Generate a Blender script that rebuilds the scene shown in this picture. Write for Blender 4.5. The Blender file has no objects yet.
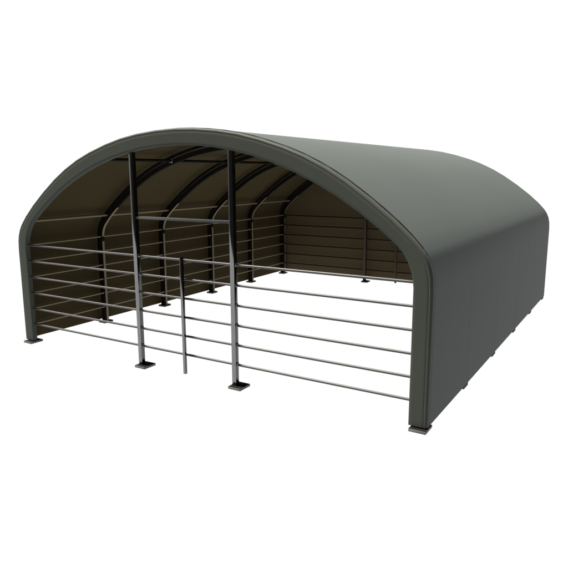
import bpy, bmesh, math
from mathutils import Vector, Matrix

scene = bpy.context.scene
COL = scene.collection

# ------------------------------------------------------------------ dimensions (metres)
W2 = 4.5            # half width of the shelter at the front crease
D = 10.65           # front frame to back frame
BAYS = 5
PITCH = D / BAYS
Z_EAVE = 2.1
RAIL_Z = [0.40 + 0.3472 * i for i in range(6)]
POST_X = (-1.093, 1.130)
FRONT_Y = 0.08
GROUND_Z = -0.02
VIEW = (-0.523, 0.852)            # horizontal direction the photograph looks in

# ------------------------------------------------------------------ materials
def new_mat(name):
    m = bpy.data.materials.new(name)
    m.use_nodes = True
    nt = m.node_tree
    return m, nt, nt.nodes['Principled BSDF']

def fabric(name, col_a, col_b, rough, spec, bump=0.05):
    m, nt, p = new_mat(name)
    N, L = nt.nodes, nt.links
    tc = N.new('ShaderNodeTexCoord')
    big = N.new('ShaderNodeTexNoise'); big.inputs['Scale'].default_value = 0.55; big.inputs['Detail'].default_value = 3
    L.new(tc.outputs['Object'], big.inputs['Vector'])
    mx = N.new('ShaderNodeMix'); mx.data_type = 'RGBA'
    mx.inputs['A'].default_value = (*col_a, 1); mx.inputs['B'].default_value = (*col_b, 1)
    L.new(big.outputs['Fac'], mx.inputs['Factor'])
    L.new(mx.outputs['Result'], p.inputs['Base Color'])
    p.inputs['Roughness'].default_value = rough
    p.inputs['Specular IOR Level'].default_value = spec
    fine = N.new('ShaderNodeTexNoise'); fine.inputs['Scale'].default_value = 1.6; fine.inputs['Detail'].default_value = 4
    L.new(tc.outputs['Object'], fine.inputs['Vector'])
    b = N.new('ShaderNodeBump'); b.inputs['Strength'].default_value = bump; b.inputs['Distance'].default_value = 0.05
    L.new(fine.outputs['Fac'], b.inputs['Height'])
    L.new(b.outputs['Normal'], p.inputs['Normal'])
    return m

def metal(name, col, metallic, rough, spec=0.5, vary=0.25):
    m, nt, p = new_mat(name)
    N, L = nt.nodes, nt.links
    tc = N.new('ShaderNodeTexCoord')
    nz = N.new('ShaderNodeTexNoise'); nz.inputs['Scale'].default_value = 9; nz.inputs['Detail'].default_value = 5
    L.new(tc.outputs['Object'], nz.inputs['Vector'])
    mx = N.new('ShaderNodeMix'); mx.data_type = 'RGBA'
    mx.inputs['A'].default_value = (*[c * (1 - vary) for c in col], 1)
    mx.inputs['B'].default_value = (*[c * (1 + vary) for c in col], 1)
    L.new(nz.outputs['Fac'], mx.inputs['Factor'])
    L.new(mx.outputs['Result'], p.inputs['Base Color'])
    p.inputs['Metallic'].default_value = metallic
    p.inputs['Roughness'].default_value = rough
    p.inputs['Specular IOR Level'].default_value = spec
    return m

M_COVER = fabric('cover_fabric', (0.063, 0.073, 0.069), (0.070, 0.081, 0.076), 0.55, 0.05)
M_FASCIA = fabric('fascia_fabric', (0.047, 0.053, 0.044), (0.055, 0.061, 0.050), 0.6, 0.13)
M_INSIDESHADE = fabric('inside_fabric_shaded', (0.040, 0.0305, 0.0140), (0.053, 0.041, 0.0195), 0.9, 0.05)  # inner side of the cover: shade and brown bounce light in the colour
M_ENDINSIDE = fabric('end_inside_fabric_lit', (0.074, 0.057, 0.031), (0.090, 0.069, 0.038), 0.9, 0.05)  # lighter copy for the end wall, its brighter light put into the colour
M_SEAM = fabric('seam_fabric', (0.057, 0.069, 0.066), (0.066, 0.078, 0.074), 0.55, 0.05)
M_GAPLINE = fabric('gap_shade', (0.008, 0.008, 0.008), (0.012, 0.012, 0.011), 0.7, 0.1)
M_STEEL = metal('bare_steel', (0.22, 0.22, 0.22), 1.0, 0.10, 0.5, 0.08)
M_STEELSHADE = metal('steel_shaded_side', (0.085, 0.085, 0.085), 1.0, 0.14, 0.5, 0.08)  # darker copy of the steel: shade of side faces put into the colour
M_POSTSHADE = metal('shaded_post_steel', (0.013, 0.012, 0.010), 0.0, 0.8, 0.06)  # back post sides, shade under the roof put into the colour
M_ARCH = metal('shaded_arch_tube', (0.007, 0.006, 0.004), 0.0, 0.8, 0.08)  # shade on the arch tubes put into a near-black colour
M_RAIL = metal('steel_rail', (0.066, 0.066, 0.065), 0.0, 0.42, 0.25, 0.1)
M_TANLIT = metal('tan_lit_tube', (0.165, 0.128, 0.080), 0.0, 0.5, 0.3, 0.12)  # warm light on arch webs, side rails and eave purlins put into the colour
M_BACKRAIL = metal('shaded_rail', (0.012, 0.010, 0.007), 0.0, 0.7, 0.1)  # dark copy of the rails, shade at the back wall in the colour
M_BACKPOST = metal('brown_lit_post', (0.045, 0.034, 0.02), 0.0, 0.6, 0.2)  # brown light reflected by the back posts' fronts, put into the colour
M_PLATE = metal('plate_steel', (0.14, 0.14, 0.135), 0.0, 0.6, 0.2)
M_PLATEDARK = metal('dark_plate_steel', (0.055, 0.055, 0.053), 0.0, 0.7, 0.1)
M_TOPSHADE = metal('plate_top_shade', (0.009, 0.008, 0.007), 0.0, 0.8, 0.06)  # dark plate tops: shade put into the colour
M_CLIP = metal('clip_zinc', (0.35, 0.34, 0.31), 0.8, 0.35)

# ------------------------------------------------------------------ helpers
def finish(name, bm, mats, parent=None, smooth=35):
    bmesh.ops.recalc_face_normals(bm, faces=bm.faces[:])
    if smooth:
        lim = math.radians(smooth)
        for f in bm.faces: f.smooth = True
        for e in bm.edges:
            if len(e.link_faces) == 2 and e.calc_face_angle(0) > lim: e.smooth = False
    me = bpy.data.meshes.new(name)
    bm.to_mesh(me); bm.free()
    for m in (mats if isinstance(mats, (list, tuple)) else [mats]): me.materials.append(m)
    o = bpy.data.objects.new(name, me)
    COL.objects.link(o)
    if parent: o.parent = parent
    return o

def box_bm(x0, x1, y0, y1, z0, z1, bevel=0.0, bm=None):
    bm = bm or bmesh.new()
    r = bmesh.ops.create_cube(bm, size=1)
    vs = r['verts']
    for v in vs:
        v.co = Vector(((x0 + x1) / 2 + v.co.x * (x1 - x0), (y0 + y1) / 2 + v.co.y * (y1 - y0), (z0 + z1) / 2 + v.co.z * (z1 - z0)))
    if bevel:
        es = list({e for v in vs for e in v.link_edges})
        bmesh.ops.bevel(bm, geom=es, offset=bevel, segments=2, profile=0.5, affect='EDGES')
    return bm

def tube_bm(a, b, r, seg=14, bm=None):
    bm = bm or bmesh.new()
    a, b = Vector(a), Vector(b)
    d = (b - a); ln = d.length
    q = d.to_track_quat('Z', 'Y').to_matrix().to_4x4()
    bmesh.ops.create_cone(bm, cap_ends=True, segments=seg, radius1=r, radius2=r, depth=ln,
                          matrix=Matrix.Translation((a + b) / 2) @ q)
    return bm

# outer line of the cover, crown to wall (x, z)
OUTLINE = [(0, 4.39), (.7, 4.355), (1.4, 4.25), (2.1, 4.055), (2.6, 3.863), (3.1, 3.602), (3.6, 3.265), (4.0, 2.955),
           (4.27, 2.705), (4.44, 2.50), (4.53, 2.27), (4.55, 2.02)]

def dense_outline():
    P = [(-.7, 4.355)] + OUTLINE + [(4.55, 1.75)]
    out = []
    for k in range(1, len(P) - 2):
        p0, p1, p2, p3 = [Vector(p) for p in P[k - 1:k + 3]]
        for q in range(24):
            t = q / 24
            out.append(.5 * (2 * p1 + (p2 - p0) * t + (2 * p0 - 5 * p1 + 4 * p2 - p3) * t * t + (3 * p1 - 3 * p2 + p3 - p0) * t ** 3))
    out.append(Vector(P[-2]))
    for _ in range(60):                       # even the curvature out a little
        out = [out[0]] + [(out[i - 1] + 2 * out[i] + out[i + 1]) / 4 for i in range(1, len(out) - 1)] + [out[-1]]
    return out

def dense_inner():
    """inner line of the fascia: one big arc and a rounded eave"""
    R, zr, r, xe = 6.2, -2.09, .8, 3.47
    ze = zr + math.sqrt((R - r) ** 2 - xe ** 2)
    th = math.atan2(ze - zr, xe)
    out = [Vector((R * math.cos(a), zr + R * math.sin(a))) for a in [math.pi / 2 + (th - math.pi / 2) * i / 200 for i in range(200)]]
    return out + [Vector((xe + r * math.cos(a), ze + r * math.sin(a))) for a in [th * (1 - i / 80) for i in range(81)]]

def stations(line, n):
    """n + 1 (point, outward normal) pairs, closer together where the line bends"""
    m, tang = [0.0], [Vector((1, 0))]
    for i in range(1, len(line) - 1):
        tang.append((line[i + 1] - line[i - 1]).normalized())
    tang.append(Vector((0, -1)))
    L = sum((b - a).length for a, b in zip(line[:-1], line[1:]))
    for i in range(1, len(line)):
        m.append(m[-1] + (line[i] - line[i - 1]).length / L * .55 + abs(tang[i].angle(tang[i - 1], 0)) / (math.pi / 2) * .45)
    res, k = [], 0
    for q in range(n + 1):
        want = m[-1] * q / n
        while k < len(m) - 2 and m[k + 1] < want: k += 1
        f = min(1, max(0, (want - m[k]) / max(1e-9, m[k + 1] - m[k])))
        t = tang[k].lerp(tang[k + 1], f).normalized()
        res.append((line[k].lerp(line[k + 1], f), Vector((-t.y, t.x))))
    return res

DENSE, DENSE_IN = dense_outline(), dense_inner()

def mirror_run(right, z0):
    x, z = right[-1]
    right = right + [(x, z0 + (z - z0) * .5), (x, z0)]
    return [(-a, b) for a, b in right[:0:-1]] + right

def profile(off=0.0, z0=0.04, n_eave=6, n_roof=10):
    """Stations (x, z) left foot -> crown -> right foot; off = 0 is 50 mm inside the outer line."""
    return mirror_run([(p.x + n.x * (off - .05), p.y + n.y * (off - .05)) for p, n in stations(DENSE, n_eave + n_roof)], z0)

def inner_profile(z0, n_eave=6, n_roof=10):
    return mirror_run([(p.x, p.y) for p, n in stations(DENSE_IN, n_eave + n_roof)], z0)

def sweep_bm(rows, closed=True, caps=True):
    """rows: list of stations, each a list of 3-D points; makes a skin through them."""
    bm = bmesh.new()
    V = [[bm.verts.new(p) for p in r] for r in rows]
    n = len(rows[0])
    for a, b in zip(V[:-1], V[1:]):
        for j in range(n if closed else n - 1):
            k = (j + 1) % n
            bm.faces.new((a[j], a[k], b[k], b[j]))
    if closed and caps:
        bm.faces.new(V[0]); bm.faces.new(V[-1][::-1])
    return bm

def copy_part(o, parent, move=(0, 0, 0)):
    c = o.copy(); COL.objects.link(c); c.parent = parent
    c.location = Vector(o.location) + Vector(move)
    return c

def base_plate_bm(cx, cy, h=0.13):
    bm = box_bm(cx - h, cx + h, cy - h - .02, cy + h + .02, GROUND_Z + .001, .026, .005)
    return bm

def add_plate(cx, cy, parent, rim=None):
    o = finish('base_plate', base_plate_bm(cx, cy, .112 if rim else .13), [rim or M_PLATE, M_TOPSHADE], parent)
    for p in o.data.polygons:                    # upper face darkened, its shade put into the colour
        if p.normal.z > .7 and p.center.z < .03: p.material_index = 1
    return o

# ------------------------------------------------------------------ the shelter
root = bpy.data.objects.new('livestock_shelter', None)
root.empty_display_size = 0.5
COL.objects.link(root)
root['label'] = 'grey-green arched fabric livestock shelter with an open railed front and metal gate posts'
root['category'] = 'shelter'

NE, NR = 6, 10
# --- roof and side cover: one shell, outside grey-green, inside brown with shade put into the colour
Y0, Y1 = 0.117, D + 0.125
po = profile(.050, .045, NE, NR); pi_ = profile(.040, .045, NE, NR)
ys = [Y0] + [PITCH * k for k in range(1, BAYS)] + [Y1]
bm = bmesh.new()
O = [[bm.verts.new((x, y, z)) for y in ys] for x, z in po]
I = [[bm.verts.new((x, y, z)) for y in ys] for x, z in pi_]
for s in range(len(po) - 1):
    for j in range(len(ys) - 1):
        bm.faces.new((O[s][j], O[s][j + 1], O[s + 1][j + 1], O[s + 1][j]))
        f = bm.faces.new((I[s][j], I[s + 1][j], I[s + 1][j + 1], I[s][j + 1])); f.material_index = 1
    bm.faces.new((O[s][0], O[s + 1][0], I[s + 1][0], I[s][0]))
    bm.faces.new((O[s][-1], I[s][-1], I[s + 1][-1], O[s + 1][-1]))
for s in (0, -1):
    for j in range(len(ys) - 1):
        bm.faces.new((O[s][j], I[s][j], I[s][j + 1], O[s][j + 1]))
cover = finish('fabric_cover', bm, [M_COVER, M_INSIDESHADE], root)

# welded seams on the side walls, one over each inner arch
for k in range(1, BAYS):
    for sx in (-1, 1):
        y = PITCH * k
        x0, x1 = sx * 4.5495, sx * 4.5506
        finish('weld_seam', box_bm(min(x0, x1), max(x0, x1), y - .010, y + .010, .05, 1.94), M_SEAM, cover, 0)

# --- end wall behind the back frame
pe = profile(.036, .045, NE, NR)
bm = bmesh.new()
a = [bm.verts.new((x, D + .100, z)) for x, z in pe]
b = [bm.verts.new((x, D + .112, z)) for x, z in pe]
fi = bm.faces.new(a); fi.material_index = 1
bm.faces.new(b[::-1])
for i in range(len(a)):
    j = (i + 1) % len(a)
    bm.faces.new((a[i], b[i], b[j], a[j]))
finish('end_wall', bm, [M_COVER, M_ENDINSIDE], root)

# --- front fascia: folded fabric hood with a rounded bead on its outer edge
pz = .045
oc = profile(0.0, pz, NE, NR)
ocn = profile(1.0, pz, NE, NR)
ic = inner_profile(pz, NE, NR)
rows = []
for (ox, oz), (nx, nz), (ix, iz) in zip(oc, ocn, ic):
    n = Vector((nx - ox, nz - oz)).normalized()
    def at(off, y, base=(ox, oz)): return (base[0] + n.x * off, y, base[1] + n.y * off)
    rows.append([at(0, .092, (ix, iz)), at(0, .012, (ix, iz)), at(.003, .003, (ix, iz)), at(.012, 0, (ix, iz)), at(.05, 0, (ix, iz)),
                 at(-.045, 0), at(-.016, 0), at(-.009, .002), at(-.003, .004), at(.003, .0025), at(.011, .001), at(.022, .0015), at(.034, .006), at(.044, .015),
                 at(.050, .031), at(.052, .075), at(.049, .100), at(.047, .126), at(.020, .127), at(-.03, .115)])
fascia = finish('front_fascia', sweep_bm(rows), M_FASCIA, root, 60)

# black tube added to draw the shaded gap between fascia bead and roof
pp = profile(.050, pz, NE, 16)
pn = profile(1.05, pz, NE, 16)
rows = []
for (x, z), (x2, z2) in zip(pp, pn):
    if z < 2.45: continue
    n = Vector((x2 - x, z2 - z)).normalized()
    r = .011 * min(1, (z - 2.40) / .45)
    rows.append([(x + n.x * r * math.cos(t), .120 + r * 1.3 * math.sin(t), z + n.y * r * math.cos(t))
                 for t in [math.tau * q / 8 for q in range(8)]])
finish('gap_shade_line', sweep_bm(rows), M_GAPLINE, fascia)

# --- arches: square tube bow with a slimmer outer tube, feet on base plates
def bow_bm(y, o0, o1, half, z0):
    a = profile(o0, z0, 8, 18); b = profile(o1, z0, 8, 18)
    return sweep_bm([[(xa, y - half, za), (xa, y + half, za), (xb, y + half, zb), (xb, y - half, zb)]
                     for (xa, za), (xb, zb) in zip(a, b)])

def make_arch(y):
    inner, outer = (-.205, -.105) if y > 1 else (-.150, -.085)      # the front bow is sewn inside the fascia
    o = finish('arch', bow_bm(y, inner, outer, .032, .026), [M_ARCH, M_TANLIT], root, 30)
    o.data.update()
    for p in o.data.polygons:                      # inner web below the knee, light on it put into the tan
        c = p.center
        if abs(p.normal.y) < .3 and p.normal.x * c.x < 0 and c.z < 2.9 and abs(c.x) > 3: p.material_index = 1
    finish('outer_tube', bow_bm(y, -.075, -.02, .022, .026), M_ARCH, o, 30)
    for s in (-1, 1):
        add_plate(s * 4.41 + .02, y + .02, o, None if y < 1 else M_PLATEDARK)
        if y > 1: finish('joint_sleeve', box_bm(min(s * 4.288, s * 4.402), max(s * 4.288, s * 4.402), y - .038, y + .038, 2.02, 2.13, .004), M_ARCH, o)
    return o

arch_y = [.055] + [PITCH * k for k in range(1, BAYS)] + [D - .05]
for y in arch_y: make_arch(y)

# --- purlins running front to back under the roof, clipped to the arches
def purlin(off_angle_x, z, r, mat, name='purlin'):
    for s in (-1, 1):
        p = finish(name, tube_bm((s * off_angle_x, .13, z), (s * off_angle_x, D + .02, z), r), mat, root)
        for y in arch_y[1:-1]:
            finish('clip', box_bm(s * off_angle_x - .05, s * off_angle_x + .05, y - .056, y - .049, z - .045, z + .03, .003), M_CLIP, p)
purlin(1.98, 3.905, .030, M_ARCH, 'roof_purlin')
for s in (-1, 1):
    finish('eave_purlin', tube_bm((s * 4.09, .13, 2.665), (s * 4.09, D + .02, 2.665), .030), M_TANLIT, root)

# --- side rails, one per bay and height on both sides
first = None
for s in (-1, 1):
    for i, z in enumerate(RAIL_Z):
        for k in range(BAYS):
            ya = arch_y[k] + .05; yb = arch_y[k + 1] - .05
            finish('side_rail', tube_bm((s * 4.33, ya, z), (s * 4.33, yb, z), .021), M_TANLIT, root)

# --- front frame and back frame: posts, rails, lintel, centre upright
def frame(y, sgn, post_mats, rail_mat, front):
    h = .043
    for x in POST_X:
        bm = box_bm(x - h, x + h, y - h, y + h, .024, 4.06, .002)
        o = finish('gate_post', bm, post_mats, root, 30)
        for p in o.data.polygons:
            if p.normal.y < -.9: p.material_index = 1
        add_plate(x + .05, y + .03 if front else y - .02, o, None if front else M_PLATEDARK)
        for z in RAIL_Z:
            for sx in (-1, 1):
                xa = x + sx * h; xb = x + sx * (h + .02)
                finish('rail_clip', box_bm(min(xa, xb), max(xa, xb), y - .02, y + .03, z - .028, z + .034, .003), M_CLIP if front else M_BACKRAIL, o)
    xs = [-4.31, POST_X[0] - h, POST_X[0] + h, POST_X[1] - h, POST_X[1] + h, 4.31]
    for z in RAIL_Z:
        for a in (0, 2, 4):
            finish('gate_rail' if a == 2 else 'end_rail', tube_bm((xs[a], y, z), (xs[a + 1], y, z), .021), rail_mat, root)
    finish('lintel', box_bm(xs[2], xs[3], y - .024, y + .024, 2.82, 2.868, .005), rail_mat, root)
    g = .026
    yy = y - .022 - g
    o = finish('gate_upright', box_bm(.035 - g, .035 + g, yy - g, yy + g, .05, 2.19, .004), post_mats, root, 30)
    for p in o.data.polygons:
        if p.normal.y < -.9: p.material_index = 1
frame(FRONT_Y, 1, [M_STEELSHADE, M_STEEL], M_RAIL, True)
frame(D - .10, -1, [M_POSTSHADE, M_BACKPOST], M_BACKRAIL, False)

# ------------------------------------------------------------------ ground: white sheet made self-lit, dimmed behind the camera to shape post reflections
gm, nt, pr = new_mat('self_lit_floor')
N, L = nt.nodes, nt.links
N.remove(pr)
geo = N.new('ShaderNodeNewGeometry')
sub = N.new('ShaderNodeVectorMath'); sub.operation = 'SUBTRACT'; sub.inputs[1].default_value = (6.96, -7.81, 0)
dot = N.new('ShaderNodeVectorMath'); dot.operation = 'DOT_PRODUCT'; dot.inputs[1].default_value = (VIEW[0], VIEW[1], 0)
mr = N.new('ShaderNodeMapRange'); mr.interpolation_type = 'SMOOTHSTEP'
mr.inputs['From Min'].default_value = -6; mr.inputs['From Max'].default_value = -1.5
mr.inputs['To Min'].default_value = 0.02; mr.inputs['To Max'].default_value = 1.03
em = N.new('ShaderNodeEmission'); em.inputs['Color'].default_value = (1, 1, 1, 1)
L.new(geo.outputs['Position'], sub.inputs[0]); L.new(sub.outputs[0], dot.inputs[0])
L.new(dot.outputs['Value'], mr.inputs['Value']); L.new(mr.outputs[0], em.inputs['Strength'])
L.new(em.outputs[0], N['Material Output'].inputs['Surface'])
bm = bmesh.new()
bmesh.ops.create_circle(bm, cap_ends=True, segments=96, radius=900, matrix=Matrix.Translation((0, 5, GROUND_Z)))
ground = finish('ground', bm, gm, None, 0)
ground['kind'] = 'structure'

# ------------------------------------------------------------------ world: white backdrop on the far side, made dim behind the camera to darken post reflections
w = bpy.data.worlds.new('World'); scene.world = w; w.use_nodes = True
nt = w.node_tree; N, L = nt.nodes, nt.links
bg = N['Background']
tc = N.new('ShaderNodeTexCoord')
dot = N.new('ShaderNodeVectorMath'); dot.operation = 'DOT_PRODUCT'; dot.inputs[1].default_value = (VIEW[0], VIEW[1], 0)
L.new(tc.outputs['Generated'], dot.inputs[0])
mr = N.new('ShaderNodeMapRange'); mr.interpolation_type = 'SMOOTHSTEP'
mr.inputs['From Min'].default_value = -.25; mr.inputs['From Max'].default_value = .35
mr.inputs['To Min'].default_value = 0.03; mr.inputs['To Max'].default_value = 1.03
L.new(dot.outputs['Value'], mr.inputs['Value'])
L.new(mr.outputs[0], bg.inputs['Strength'])
bg.inputs['Color'].default_value = (1, 1, 1, 1)

# ------------------------------------------------------------------ key lamp: overhead, from the left and slightly in front
sd = bpy.data.lights.new('sun', 'SUN'); sd.energy = 13.0; sd.angle = math.radians(6); sd.color = (1.0, 0.95, 0.87)
so = bpy.data.objects.new('sun', sd); COL.objects.link(so)
so.rotation_euler = Vector((-.45, -.12, .88)).to_track_quat('Z', 'Y').to_euler()
so.location = (-8, -3, 18)

# ------------------------------------------------------------------ camera
cd = bpy.data.cameras.new('camera'); cd.sensor_width = 36; cd.lens = 36 * 592.149 / 568; cd.clip_end = 3000
co = bpy.data.objects.new('camera', cd); COL.objects.link(co)
r = Vector((0.85249571, 0.52272447, -0.00319263)); u = Vector((-0.09381202, 0.15899791, 0.98281177)); f = Vector((-0.51424739, 0.83754331, -0.18458287))
co.matrix_world = Matrix(((r.x, u.x, -f.x, 6.96234), (r.y, u.y, -f.y, -7.80738), (r.z, u.z, -f.z, 3.64147), (0, 0, 0, 1)))
scene.camera = co

scene.view_settings.view_transform = 'Standard'
scene.view_settings.look = 'None'
scene.view_settings.exposure = 0
scene.render.engine = 'CYCLES'
